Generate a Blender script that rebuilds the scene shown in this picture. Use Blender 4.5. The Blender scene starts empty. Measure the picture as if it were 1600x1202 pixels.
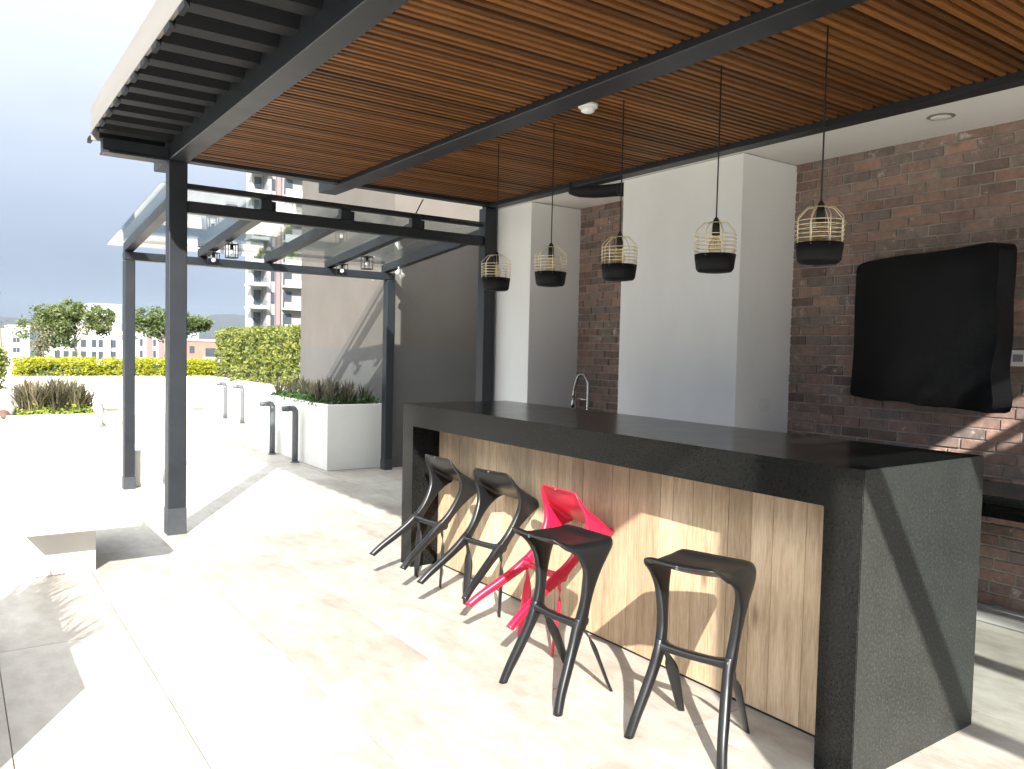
import bpy, bmesh, math, random
from mathutils import Vector, Matrix, noise as mnoise
random.seed(7)
S = bpy.context.scene
COL = S.collection
rad = math.radians

# ------------------------------------------------------------------ camera
cd = bpy.data.cameras.new("camera"); cam = bpy.data.objects.new("camera", cd); COL.objects.link(cam)
S.camera = cam
cd.sensor_fit = 'HORIZONTAL'; cd.sensor_width = 36.0
cd.lens = 1244.63 / 1600 * 36.0
cd.clip_start = 0.05; cd.clip_end = 6000
yaw, pitch, roll = -0.6150065, -0.0440534, 0.0227610
fw = Vector((-math.sin(yaw)*math.cos(pitch), math.cos(yaw)*math.cos(pitch), math.sin(pitch)))
r0 = Vector((math.cos(yaw), math.sin(yaw), 0)); u0 = r0.cross(fw)
rt = r0*math.cos(roll) + u0*math.sin(roll); up = -r0*math.sin(roll) + u0*math.cos(roll)
m = Matrix((rt, up, -fw)).transposed().to_4x4(); m.translation = Vector((-2.48227, -1.47154, 1.45493))
cam.matrix_world = m

# ------------------------------------------------------------------ sky, sun, exposure
SUN_H = Vector((0.505, 0.863)); SUN_EL = math.atan(0.631)      # light travels towards +x +y
W = bpy.data.worlds.new("World"); S.world = W; W.use_nodes = True
nt = W.node_tree; nt.nodes.clear()
out = nt.nodes.new('ShaderNodeOutputWorld'); bg = nt.nodes.new('ShaderNodeBackground')
sky = nt.nodes.new('ShaderNodeTexSky'); sky.sky_type = 'NISHITA'; sky.sun_disc = False
sky.sun_elevation = SUN_EL; sky.sun_rotation = math.atan2(-SUN_H.x, -SUN_H.y)
sky.air_density = 1.0; sky.dust_density = 0.6; sky.altitude = 1400
tc = nt.nodes.new('ShaderNodeTexCoord'); sep = nt.nodes.new('ShaderNodeSeparateXYZ')
nt.links.new(tc.outputs['Generated'], sep.inputs[0])
noi = nt.nodes.new('ShaderNodeTexNoise'); noi.inputs['Scale'].default_value = 2.2; noi.inputs['Detail'].default_value = 5
mp = nt.nodes.new('ShaderNodeMapping'); mp.inputs['Scale'].default_value = (1, 1, 2.6)
nt.links.new(tc.outputs['Generated'], mp.inputs[0]); nt.links.new(mp.outputs[0], noi.inputs[0])
ma = nt.nodes.new('ShaderNodeMath'); ma.operation = 'MULTIPLY_ADD'
nt.links.new(noi.outputs[0], ma.inputs[0]); ma.inputs[1].default_value = 0.16; nt.links.new(sep.outputs['Z'], ma.inputs[2])
ramp = nt.nodes.new('ShaderNodeValToRGB')       # cloud bank: slate low down, bright cloud higher up
ramp.color_ramp.elements[0].position = 0.05; ramp.color_ramp.elements[0].color = (.25, .30, .41, 1)
ramp.color_ramp.elements[1].position = 0.66; ramp.color_ramp.elements[1].color = (5.8, 5.9, 6.0, 1)
e = ramp.color_ramp.elements.new(0.22); e.color = (.66, .76, .95, 1)
e = ramp.color_ramp.elements.new(0.44); e.color = (1.34, 1.45, 1.58, 1)
nt.links.new(ma.outputs[0], ramp.inputs[0])
mx = nt.nodes.new('ShaderNodeMix'); mx.data_type = 'RGBA'; mx.inputs[0].default_value = 0.985
nt.links.new(sky.outputs[0], mx.inputs[6]); nt.links.new(ramp.outputs[0], mx.inputs[7])
nt.links.new(mx.outputs[2], bg.inputs[0]); bg.inputs[1].default_value = 0.13
nt.links.new(bg.outputs[0], out.inputs[0])

sl = bpy.data.lights.new("sun", 'SUN'); so = bpy.data.objects.new("sun", sl); COL.objects.link(so)
sl.energy = 2.7; sl.angle = rad(0.55); sl.color = (1.0, 0.955, 0.88)
sdir = Vector((SUN_H.x, SUN_H.y, -0.631)).normalized()
so.rotation_euler = sdir.to_track_quat('-Z', 'Y').to_euler(); so.location = (-20, -20, 20)
S.view_settings.view_transform = 'Standard'; S.view_settings.look = 'None'
S.view_settings.exposure = 2.55; S.view_settings.gamma = 1.0; S.view_settings.use_curve_mapping = False

# ------------------------------------------------------------------ helpers
def link(o, parent=None):
    COL.objects.link(o)
    if parent is not None: o.parent = parent
    return o
def tag(o, label=None, cat=None, group=None, kind=None):
    if label: o['label'] = label
    if cat: o['category'] = cat
    if group: o['group'] = group
    if kind: o['kind'] = kind
    return o
def empty(name, loc=(0, 0, 0), label=None, cat=None, group=None, rz=0):
    o = bpy.data.objects.new(name, None); o.location = loc; o.rotation_euler = (0, 0, rz)
    o.empty_display_size = 0.1
    COL.objects.link(o); return tag(o, label, cat, group)
def mesh_obj(name, verts, faces, mat, parent=None, smooth=False, loc=None):
    me = bpy.data.meshes.new(name); me.from_pydata([tuple(v) for v in verts], [], faces); me.update()
    if smooth: me.polygons.foreach_set('use_smooth', [True]*len(me.polygons))
    if mat: me.materials.append(mat)
    o = bpy.data.objects.new(name, me); link(o, parent)
    if loc: o.location = loc
    return o
def bm_obj(name, bm, mat, parent=None, smooth=False, loc=None):
    me = bpy.data.meshes.new(name); bm.to_mesh(me); bm.free()
    if smooth: me.polygons.foreach_set('use_smooth', [True]*len(me.polygons))
    if mat: me.materials.append(mat)
    o = bpy.data.objects.new(name, me); link(o, parent)
    if loc: o.location = loc
    return o
def bm_box(bm, x0, x1, y0, y1, z0, z1, bev=0.0, seg=1):
    vs = [bm.verts.new(c) for c in ((x0,y0,z0),(x1,y0,z0),(x1,y1,z0),(x0,y1,z0),(x0,y0,z1),(x1,y0,z1),(x1,y1,z1),(x0,y1,z1))]
    fs = [bm.faces.new([vs[i] for i in q]) for q in ((3,2,1,0),(4,5,6,7),(0,1,5,4),(1,2,6,5),(2,3,7,6),(3,0,4,7))]
    if bev > 0:
        es = list({e for f in fs for e in f.edges})
        bmesh.ops.bevel(bm, geom=es, offset=bev, segments=seg, affect='EDGES', profile=0.5)
def box(name, x0, x1, y0, y1, z0, z1, mat, parent=None, bev=0.0, seg=1):
    """origin at the box's base centre (in the parent's space)"""
    cx, cy = (x0+x1)/2, (y0+y1)/2
    bm = bmesh.new(); bm_box(bm, x0-cx, x1-cx, y0-cy, y1-cy, 0, z1-z0, bev, seg)
    o = bm_obj(name, bm, mat, parent); o.location = (cx, cy, z0)
    return o
def ring_mesh(rings, cap=True, closed=False):
    n = len(rings[0]); verts = [v for r in rings for v in r]; faces = []
    k = len(rings)
    for i in range(k if closed else k-1):
        a, b = i*n, ((i+1) % k)*n
        for j in range(n): faces.append((a+j, a+(j+1) % n, b+(j+1) % n, b+j))
    if cap and not closed:
        faces.append(tuple(range(n-1, -1, -1))); faces.append(tuple(range((k-1)*n, k*n)))
    return verts, faces
def catmull(P, m):
    P = [Vector(p) for p in P]; out = []
    for i in range(len(P)-1):
        p0, p1, p2, p3 = P[max(i-1, 0)], P[i], P[i+1], P[min(i+2, len(P)-1)]
        for k in range(m):
            t = k/m
            out.append(0.5*((2*p1) + (p2-p0)*t + (2*p0-5*p1+4*p2-p3)*t*t + (3*p1-p0-3*p2+p3)*t**3))
    out.append(P[-1]); return out
def interp(vals, m):
    out = []
    for i in range(len(vals)-1):
        for k in range(m): out.append(vals[i]+(vals[i+1]-vals[i])*k/m)
    out.append(vals[-1]); return out
def tube_data(P, radii, n=8, sub=1, closed=False):
    if sub > 1: radii = interp(radii, sub); P = catmull(P, sub)
    P = [Vector(p) for p in P]; rings = []
    ref = None
    for i, p in enumerate(P):
        a = P[max(i-1, 0)] if not closed else P[i-1]
        b = P[min(i+1, len(P)-1)] if not closed else P[(i+1) % len(P)]
        t = (b-a).normalized()
        if ref is None: ref = Vector((0, 0, 1)) if abs(t.z) < .9 else Vector((1, 0, 0))
        u = (ref - t*ref.dot(t)).normalized(); v = t.cross(u); ref = u
        rings.append([p + (u*math.cos(2*math.pi*j/n) + v*math.sin(2*math.pi*j/n))*radii[i] for j in range(n)])
    return ring_mesh(rings, closed=closed)
def tube(name, P, radii, mat, parent=None, n=8, sub=1, closed=False):
    if not isinstance(radii, (list, tuple)): radii = [radii]*len(P)
    v, f = tube_data(P, list(radii), n, sub, closed)
    return mesh_obj(name, v, f, mat, parent, smooth=True)
def lathe(name, prof, mat, parent=None, n=24, loc=None, smooth=True, caps=True):
    rings = [[Vector((r*math.cos(2*math.pi*j/n), r*math.sin(2*math.pi*j/n), z)) for j in range(n)] for r, z in prof]
    v, f = ring_mesh(rings, cap=caps)
    return mesh_obj(name, v, f, mat, parent, smooth=smooth, loc=loc)
def copy_tree(o, parent=None):
    c = o.copy(); COL.objects.link(c); c.parent = parent
    for ch in list(o.children):
        copy_tree(ch, c)
    return c

# ------------------------------------------------------------------ materials
def new_mat(name):
    mt = bpy.data.materials.new(name); mt.use_nodes = True
    return mt, mt.node_tree.nodes, mt.node_tree.links, mt.node_tree.nodes['Principled BSDF']
def N(nodes, typ, **kw):
    n = nodes.new(typ)
    for k, v in kw.items(): setattr(n, k, v)
    return n
def coords(nodes, links, scale=(1, 1, 1), obj=True, rand=False):
    t = N(nodes, 'ShaderNodeTexCoord'); mp = N(nodes, 'ShaderNodeMapping'); mp.inputs['Scale'].default_value = scale
    links.new(t.outputs['Object' if obj else 'Generated'], mp.inputs[0])
    if rand:
        oi = N(nodes, 'ShaderNodeObjectInfo'); mu = N(nodes, 'ShaderNodeMath', operation='MULTIPLY'); mu.inputs[1].default_value = 37.0
        links.new(oi.outputs['Random'], mu.inputs[0]); links.new(mu.outputs[0], mp.inputs['Location'])
    return mp.outputs[0]
def ramp_node(nodes, links, fac, stops):
    r = N(nodes, 'ShaderNodeValToRGB'); el = r.color_ramp.elements
    el[0].position, el[0].color = stops[0][0], (*stops[0][1], 1)
    el[1].position, el[1].color = stops[-1][0], (*stops[-1][1], 1)
    for p, c in stops[1:-1]:
        e = el.new(p); e.color = (*c, 1)
    links.new(fac, r.inputs[0]); return r.outputs[0]
def noise(nodes, links, vec, scale, detail=4, rough=.55):
    n = N(nodes, 'ShaderNodeTexNoise'); n.inputs['Scale'].default_value = scale; n.inputs['Detail'].default_value = detail
    n.inputs['Roughness'].default_value = rough
    if vec is not None: links.new(vec, n.inputs['Vector'])
    return n.outputs[0]
def mixc(nodes, links, fac, a, b, blend='MIX'):
    x = N(nodes, 'ShaderNodeMix', data_type='RGBA', blend_type=blend)
    for sock, v in ((0, fac), (6, a), (7, b)):
        if hasattr(v, 'links') or hasattr(v, 'is_linked'): links.new(v, x.inputs[sock])
        elif isinstance(v, (int, float)): x.inputs[sock].default_value = v
        else: x.inputs[sock].default_value = (*v, 1)
    return x.outputs[2]
def bump(nodes, links, h, strength, dist, bsdf):
    b = N(nodes, 'ShaderNodeBump'); b.inputs['Strength'].default_value = strength; b.inputs['Distance'].default_value = dist
    links.new(h, b.inputs['Height']); links.new(b.outputs[0], bsdf.inputs['Normal'])
def simple(name, col, rough=.5, metal=0, var=.12, scale=6, bumpv=0.0, spec=None, rvar=0.0, stretch=(1, 1, 1)):
    mt, n, l, b = new_mat(name)
    v = coords(n, l, stretch); f = noise(n, l, v, scale)
    c = ramp_node(n, l, f, [(.25, tuple(x*(1-var) for x in col)), (.75, tuple(min(1, x*(1+var)) for x in col))])
    l.new(c, b.inputs['Base Color']); b.inputs['Roughness'].default_value = rough; b.inputs['Metallic'].default_value = metal
    if rvar:
        rr = N(n, 'ShaderNodeMapRange'); rr.inputs[3].default_value = rough-rvar; rr.inputs[4].default_value = rough+rvar
        l.new(noise(n, l, v, scale*2.3), rr.inputs[0]); l.new(rr.outputs[0], b.inputs['Roughness'])
    if spec is not None: b.inputs['Specular IOR Level'].default_value = spec
    if bumpv: bump(n, l, noise(n, l, v, scale*12, 3), bumpv, .004, b)
    return mt

def mat_tile():
    mt, n, l, b = new_mat('porcelain_tile')
    v = coords(n, l, (1, .45, 1), rand=True)
    f = noise(n, l, v, 3.2, 6, .6); f2 = noise(n, l, v, 14, 5, .65)
    c = ramp_node(n, l, f, [(.26, (.225, .200, .168)), (.48, (.335, .309, .273)), (.72, (.42, .40, .370))])
    c2 = mixc(n, l, .34, c, ramp_node(n, l, f2, [(.35, (.22, .192, .16)), (.65, (.46, .445, .415))]))
    oi = N(n, 'ShaderNodeObjectInfo')
    tint = ramp_node(n, l, oi.outputs['Random'], [(0, (.86, .84, .81)), (.5, (.97, .965, .955)), (1, (1.03, 1.02, 1.0))])
    l.new(mixc(n, l, 1.0, c2, tint, 'MULTIPLY'), b.inputs['Base Color'])
    rr = N(n, 'ShaderNodeMapRange'); rr.inputs[3].default_value = .36; rr.inputs[4].default_value = .6
    l.new(f, rr.inputs[0]); l.new(rr.outputs[0], b.inputs['Roughness'])
    bump(n, l, f2, .12, .002, b)
    return mt
def mat_granite(name='polished_granite', k=.30, spec=.16, r0=.14, r1=.26):
    mt, n, l, b = new_mat(name)
    v = coords(n, l)
    f = noise(n, l, v, 95, 4, .8); g = noise(n, l, v, 6, 6, .7); vo = N(n, 'ShaderNodeTexVoronoi'); vo.inputs['Scale'].default_value = 120
    l.new(v, vo.inputs[0])
    c = ramp_node(n, l, f, [(.38, (.0055, .0065, .006)), (.52, (.022, .023, .021)), (.68, (.085, .086, .080))])
    c = mixc(n, l, .5, c, ramp_node(n, l, g, [(.3, (.016, .017, .016)), (.75, (.034, .035, .032))]))
    sp = ramp_node(n, l, vo.outputs['Distance'], [(.0, (.10, .10, .095)), (.18, (0, 0, 0))])
    c = mixc(n, l, .35, c, sp, 'ADD')
    c = mixc(n, l, 1.0, c, (k, k, k), 'MULTIPLY')
    l.new(c, b.inputs['Base Color'])
    rr = N(n, 'ShaderNodeMapRange'); rr.inputs[3].default_value = r0; rr.inputs[4].default_value = r1; b.inputs['Specular IOR Level'].default_value = spec
    l.new(g, rr.inputs[0]); l.new(rr.outputs[0], b.inputs['Roughness'])
    bump(n, l, f, .05, .001, b)
    return mt
def mat_wood(name, stops, axis='z', knots=True, rough=.5, scale=1.0, tints=((.80, .80, .80), (1, 1, 1))):
    mt, n, l, b = new_mat(name)
    st = {'z': (9, 9, .7), 'x': (.7, 9, 9), 'y': (9, .7, 9)}[axis]
    v = coords(n, l, tuple(s*scale for s in st), rand=True)
    f = noise(n, l, v, 2.4, 7, .62); g = noise(n, l, v, 16, 4, .6)
    c = ramp_node(n, l, f, stops)
    c = mixc(n, l, .35, c, ramp_node(n, l, g, [(.3, tuple(x*.72 for x in stops[0][1])), (.7, stops[-1][1])]))
    if knots:
        v2 = coords(n, l, (3, 3, 1.1), rand=True); vo = N(n, 'ShaderNodeTexVoronoi'); vo.inputs['Scale'].default_value = 1.3
        l.new(v2, vo.inputs[0])
        k = ramp_node(n, l, vo.outputs['Distance'], [(.02, (.35, .27, .20)), (.10, (1, 1, 1))])
        c = mixc(n, l, .8, c, k, 'MULTIPLY')
    oi = N(n, 'ShaderNodeObjectInfo')
    c = mixc(n, l, 1.0, c, ramp_node(n, l, oi.outputs['Random'], [(0, tints[0]), (1, tints[1])]), 'MULTIPLY')
    l.new(c, b.inputs['Base Color']); b.inputs['Roughness'].default_value = rough; b.inputs['Specular IOR Level'].default_value = .25
    bump(n, l, g, .25, .002, b)
    return mt
def mat_brick():
    mt, n, l, b = new_mat('old_brick')
    v = coords(n, l, rand=True); oi = N(n, 'ShaderNodeObjectInfo'); ge = N(n, 'ShaderNodeNewGeometry')
    ad = N(n, 'ShaderNodeMath', operation='ADD'); l.new(oi.outputs['Random'], ad.inputs[0]); l.new(ge.outputs['Random Per Island'], ad.inputs[1])
    fr = N(n, 'ShaderNodeMath', operation='FRACT'); l.new(ad.outputs[0], fr.inputs[0])
    base = ramp_node(n, l, fr.outputs[0], [(0, (.15, .112, .098)), (.2, (.285, .185, .152)), (.4, (.215, .168, .150)), (.6, (.37, .235, .19)), (.8, (.26, .205, .182)), (1, (.185, .15, .138))])
    f = noise(n, l, v, 18, 6, .7)
    stain = ramp_node(n, l, f, [(.30, (.62, .60, .58)), (.62, (1.08, 1.05, 1.02))])
    c = mixc(n, l, 1.0, base, stain, 'MULTIPLY')
    f2 = noise(n, l, v, 9, 5, .75)
    wh = ramp_node(n, l, f2, [(.60, (0, 0, 0)), (.70, (1, 1, 1))])
    c = mixc(n, l, wh, c, (.50, .45, .41))
    l.new(c, b.inputs['Base Color']); b.inputs['Roughness'].default_value = .85
    bump(n, l, f, .6, .006, b)
    return mt
def mat_leaf(name, cols, rough=.5, trans=.35):
    mt, n, l, b = new_mat(name)
    ge = N(n, 'ShaderNodeNewGeometry'); oi = N(n, 'ShaderNodeObjectInfo')
    k = len(cols); st = [(i/(k-1), c) for i, c in enumerate(cols)]
    c = ramp_node(n, l, ge.outputs['Random Per Island'], st)
    c = mixc(n, l, 1.0, c, ramp_node(n, l, oi.outputs['Random'], [(0, (.86, .9, .86)), (1, (1.08, 1.04, 1.0))]), 'MULTIPLY')
    l.new(c, b.inputs['Base Color']); b.inputs['Roughness'].default_value = rough
    tr = N(n, 'ShaderNodeBsdfTranslucent'); l.new(c, tr.inputs[0])
    ms = N(n, 'ShaderNodeMixShader'); ms.inputs[0].default_value = trans
    l.new(b.outputs[0], ms.inputs[1]); l.new(tr.outputs[0], ms.inputs[2])
    l.new(ms.outputs[0], n['Material Output'].inputs[0])
    return mt
def mat_glass(name, tint, refl=.045):
    mt, n, l, b = new_mat(name); n.remove(b)
    t = N(n, 'ShaderNodeBsdfTransparent'); t.inputs[0].default_value = (*tint, 1)
    g = N(n, 'ShaderNodeBsdfGlossy'); g.inputs['Roughness'].default_value = .03
    lw = N(n, 'ShaderNodeLayerWeight'); lw.inputs['Blend'].default_value = .5
    pw = N(n, 'ShaderNodeMath', operation='POWER'); pw.inputs[1].default_value = 5; l.new(lw.outputs['Facing'], pw.inputs[0])
    f = N(n, 'ShaderNodeMath', operation='MULTIPLY_ADD'); f.inputs[1].default_value = .94; f.inputs[2].default_value = refl; l.new(pw.outputs[0], f.inputs[0])
    ms = N(n, 'ShaderNodeMixShader'); l.new(f.outputs[0], ms.inputs[0]); l.new(t.outputs[0], ms.inputs[1]); l.new(g.outputs[0], ms.inputs[2])
    l.new(ms.outputs[0], n['Material Output'].inputs[0])
    return mt
def mat_twotone():
    mt, n, l, b = new_mat('taupe_wall_paint')
    t = N(n, 'ShaderNodeTexCoord'); sp = N(n, 'ShaderNodeSeparateXYZ'); l.new(t.outputs['Object'], sp.inputs[0])
    gt = N(n, 'ShaderNodeMath', operation='GREATER_THAN'); gt.inputs[1].default_value = 1.43; l.new(sp.outputs['Z'], gt.inputs[0])
    v = coords(n, l); f = noise(n, l, v, 1.6, 6, .6)
    a = ramp_node(n, l, f, [(.3, (.088, .085, .083)), (.7, (.106, .103, .100))])
    c = ramp_node(n, l, f, [(.3, (.096, .085, .075)), (.7, (.118, .105, .092))])
    l.new(mixc(n, l, gt.outputs[0], a, c), b.inputs['Base Color']); b.inputs['Roughness'].default_value = .85
    bump(n, l, noise(n, l, v, 60, 3), .2, .004, b)
    return mt
def mat_steel():
    mt, n, l, b = new_mat('charcoal_painted_steel')
    v = coords(n, l); f = noise(n, l, v, 3, 5, .6); g = noise(n, l, v, 22, 5, .75)
    c = ramp_node(n, l, f, [(.3, (.0072, .0094, .0135)), (.7, (.012, .015, .020))])
    ch = ramp_node(n, l, g, [(.735, (0, 0, 0)), (.75, (1, 1, 1))])
    c = mixc(n, l, ch, c, (.22, .22, .23))
    l.new(c, b.inputs['Base Color'])
    rr = N(n, 'ShaderNodeMapRange'); rr.inputs[3].default_value = .36; rr.inputs[4].default_value = .56
    l.new(f, rr.inputs[0]); l.new(rr.outputs[0], b.inputs['Roughness'])
    bump(n, l, g, .06, .002, b)
    return mt

M = {}
M['tile'] = mat_tile(); M['grout'] = simple('grout', (.22, .21, .195), .9, var=.2)
M['steel'] = mat_steel()
M['sleeve'] = simple('grey_base_sleeve', (.034, .038, .045), .5, var=.2, scale=5)
M['deck'] = simple('dark_roof_deck', (.0050, .0060, .0078), .55, var=.15, scale=3, spec=.15)
M['fascia'] = simple('pale_fascia', (.19, .178, .162), .6, var=.10, scale=2, bumpv=.1, stretch=(1, .3, 3))
M['white'] = simple('white_plaster', (.83, .83, .825), .85, var=.05, scale=2.2, bumpv=.3, stretch=(1, 1, .45))
M['soffit'] = simple('soffit_paint', (.74, .725, .70), .9, var=.03, scale=1)
M['taupe'] = mat_twotone()
M['brick'] = mat_brick(); M['mortar'] = simple('mortar', (.33, .30, .275), .95, var=.35, scale=9, bumpv=.5)
M['granite'] = mat_granite(); M['granite_end'] = mat_granite('pale_granite', 1.12, .15, .4, .55)
M['plank'] = mat_wood('oak_plank', [(.22, (.25, .165, .095)), (.42, (.43, .315, .20)), (.6, (.53, .405, .27)), (.8, (.64, .52, .38))], 'z', True, .55, 1.0, ((.78, .75, .71), (1.16, 1.15, 1.14)))
M['slat'] = mat_wood('warm_slat', [(.25, (.100, .038, .0100)), (.5, (.165, .069, .019)), (.75, (.235, .106, .032))], 'x', False, .5, .8, ((.42, .40, .40), (1.18, 1.12, 1.05)))
M['black_plastic'] = simple('black_plastic', (.0055, .006, .0068), .36, var=.1, scale=8, rvar=.08)
M['red_plastic'] = simple('red_plastic', (.50, .006, .035), .36, var=.08, scale=6, rvar=.06)
M['brass'] = simple('brass_wire', (.86, .76, .52), .35, .7, var=.1)
M['bowl'] = simple('matte_black_bowl', (.0045, .005, .0058), .65, var=.15, spec=.25)
M['cord'] = simple('black_cord', (.010, .010, .010), .7)
M['bulb'] = mat_glass('amber_bulb_glass', (.95, .88, .72))
M['filament'] = simple('pale_filament', (.7, .6, .4), .5)
M['cloth'] = simple('black_cover_fabric', (.0018, .002, .0027), .42, var=.25, scale=5, bumpv=.35, spec=.13)
M['chrome'] = simple('brushed_chrome', (.62, .63, .64), .22, 1.0, var=.06)
M['plate'] = simple('white_plastic', (.78, .78, .77), .4, var=.03)
M['glass'] = mat_glass('pergola_glass', (.87, .92, .92), .085)
M['planter'] = simple('white_planter_render', (.70, .69, .66), .85, var=.05, scale=2, bumpv=.15)
M['bench'] = simple('pale_concrete', (.60, .59, .56), .8, var=.08, scale=3, bumpv=.15)
M['bollard'] = simple('grey_bollard_paint', (.095, .10, .11), .45, var=.1)
M['soil'] = simple('soil', (.045, .032, .024), .95, var=.4, scale=20, bumpv=.6)
M['bark'] = simple('pale_bark', (.23, .20, .16), .9, var=.3, scale=10, bumpv=.6, stretch=(1, 1, .3))
M['leaf_yellow'] = mat_leaf('yellow_green_leaf', [(0.2880, 0.3040, 0.0096), (0.3680, 0.3600, 0.0120), (0.4480, 0.4240, 0.0160), (0.2400, 0.2800, 0.0112)], .45, .4)
M['leaf_hedge'] = mat_leaf('hedge_leaf', [(0.1110, 0.1480, 0.0259), (0.2072, 0.2294, 0.0444), (0.2664, 0.2664, 0.0592), (0.0740, 0.1110, 0.0222), (0.1628, 0.1924, 0.0370)])
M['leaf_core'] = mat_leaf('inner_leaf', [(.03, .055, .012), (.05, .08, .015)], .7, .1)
M['leaf_tree'] = mat_leaf('tree_leaf', [(0.0640, 0.1040, 0.0240), (0.1040, 0.1440, 0.0360), (0.1360, 0.1600, 0.0480), (0.0720, 0.1120, 0.0320)])
M['leaf_green'] = mat_leaf('ground_cover_leaf', [(0.0222, 0.0666, 0.0163), (0.0444, 0.1110, 0.0222), (0.0740, 0.1406, 0.0296), (0.0259, 0.0592, 0.0185)])
M['leaf_lime'] = mat_leaf('lime_leaf', [(0.1628, 0.2220, 0.0222), (0.2220, 0.2664, 0.0370), (0.0740, 0.1480, 0.0222)])
M['leaf_bronze'] = mat_leaf('bronze_strap_leaf', [(0.0555, 0.0444, 0.0333), (0.0888, 0.0740, 0.0481), (0.1184, 0.0962, 0.0666), (0.0444, 0.0555, 0.0259)], .5, .2)
M['leaf_straw'] = mat_leaf('straw_strap_leaf', [(0.1628, 0.1406, 0.0888), (0.2220, 0.1850, 0.1184), (0.1110, 0.1110, 0.0518), (0.0814, 0.0888, 0.0444)], .6, .25)
M['boulder'] = simple('pale_stone', (.48, .45, .40), .9, var=.15, scale=4, bumpv=.4)
M['rock'] = simple('brown_stone', (.10, .055, .038), .9, var=.3, scale=8, bumpv=.5)
M['bwhite'] = simple('building_white', (.40, .40, .40), .85, var=.05, scale=.3)
M['bgrey'] = simple('building_grey', (0.2400, 0.2240, 0.2320), .85, var=.08, scale=.3)
M['bmauve'] = simple('building_mauve', (0.1920, 0.1360, 0.1360), .85, var=.08, scale=.3)
M['bred'] = simple('building_red_brick', (0.2520, 0.1400, 0.1050), .85, var=.12, scale=.6)
M['btan'] = simple('building_tan', (0.2880, 0.2640, 0.2320), .85, var=.08, scale=.4)
M['bglass'] = simple('window_glass', (.05, .06, .07), .12, var=.3, scale=.5)
M['roof'] = simple('flat_roof', (.30, .29, .28), .9, var=.15, scale=.5)
M['ground'] = simple('city_ground', (.10, .12, .07), .95, var=.5, scale=.02)
M['hill'] = simple('wooded_hill', (.008, .012, .012), .95, var=.4, scale=.03)
# ------------------------------------------------------------------ setting: ground, hills, terrace
g = mesh_obj('ground', [(-1600, -300, -24), (1600, -300, -24), (1600, 1700, -24), (-1600, 1700, -24)], [(0, 1, 2, 3)], M['ground'])
tag(g, kind='structure')
def ridge(name, y, x0, x1, f, depth=400, n=90):
    vs, fs = [], []
    for i in range(n+1):
        x = x0 + (x1-x0)*i/n; h = f(x)
        for j, (dy, k) in enumerate(((-depth, 0), (-depth*.45, .55), (0, 1.0), (depth, 0))):
            vs.append((x, y+dy + random.uniform(-8, 8), -24.5 + (h+24.5)*k*(1 if k in (0, 1) else random.uniform(.9, 1.1))))
    for i in range(n):
        for j in range(3): a = i*4+j; fs.append((a, a+4, a+5, a+1))
    o = mesh_obj(name, vs, fs, M['hill'], smooth=True); tag(o, kind='structure'); return o
ridge('hills', 1250, -900, 1500, lambda x: 27 + 15*math.exp(-((x-345)/95)**2) + 3*math.sin(x*.021) + 2.5*math.sin(x*.055+.7) + 1.6*math.sin(x*.14))

terr = box('terrace_floor', -12, 2.6, -9, 16.6, -24.0, -0.012, M['grout']); tag(terr, kind='structure')
def tile_mesh(w, L):
    bm = bmesh.new(); bm_box(bm, -w/2, w/2, -L/2, L/2, -.02, 0, .0008); me = bpy.data.meshes.new('tile'); bm.to_mesh(me); bm.free()
    me.materials.append(M['tile']); return me
TW, TL = .551, 1.12
tm = tile_mesh(TW-.0035, TL-.0035); cache = {}
for ci in range(-5, 6):
    x0 = -.66 + TW*ci; x1 = x0+TW
    if x0 > 2.3: continue
    x1c = min(x1, 2.36)
    off = 1.719 if ci % 2 else 1.719+.56
    for ri in range(-5, 14):
        y0 = off + TL*ri; y1 = y0+TL
        if y0 > 15.6 or y1 < -3.6: continue
        y1c = min(y1, 15.6)
        if x1c != x1 or y1c != y1:
            key = (round(x1c-x0, 3), round(y1c-y0, 3))
            if key[0] < .02 or key[1] < .02: continue
            if key not in cache: cache[key] = tile_mesh(key[0]-.004, key[1]-.004)
            me = cache[key]
        else: me = tm
        o = bpy.data.objects.new('tile', me); link(o, terr)
        o.location = ((x0+x1c)/2 + 4.7, (y0+y1c)/2 - 3.8, 23.988 + .012 + random.uniform(-.0006, .0006))
# the terrace beyond the tiles that can be told apart
o = box('paving', -11.9, -3.42, -8.9, 15.6, -.011, -.001, M['tile']); tag(o, kind='structure')
o = box('kerb', 2.20, 2.358, -1.6, 1.99, 0, .06, M['bench'], None, .006); tag(o, kind='structure')

# ------------------------------------------------------------------ main pergola over the bar
Y0, Y1 = -1.53, 4.83
perg = empty('bar_pergola', (0, 0, 0), 'dark steel pergola with slatted wooden ceiling over the bar counter', 'pergola')
ST = M['steel']
def post(x0, x1, y0, y1, z1, parent, sleeve=.20):
    p = box('post', x0, x1, y0, y1, 0, z1, ST, parent, .006, 2)
    cx, cy = (x1-x0)/2, (y1-y0)/2
    s = box('base_sleeve', -cx-.003, cx+.003, -cy-.003, cy+.003, 0, sleeve, M['sleeve'], p, .002)
    return p
for (ya, yb) in ((4.835, 4.955), (-1.655, -1.535)):
    post(-1.155, -1.025, ya, yb, 2.785, perg)
    post(1.63, 1.755, ya, yb, 2.775, perg)
box('front_beam', -1.16, -1.02, -2.05, 5.36, 2.79, 2.965, ST, perg, .004)
box('middle_beam', .158, .318, -1.95, 5.26, 2.78, 2.90, ST, perg, .004)
box('rear_beam', 1.652, 1.757, -1.62, 4.94, 2.78, 2.862, ST, perg, .004)
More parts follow.
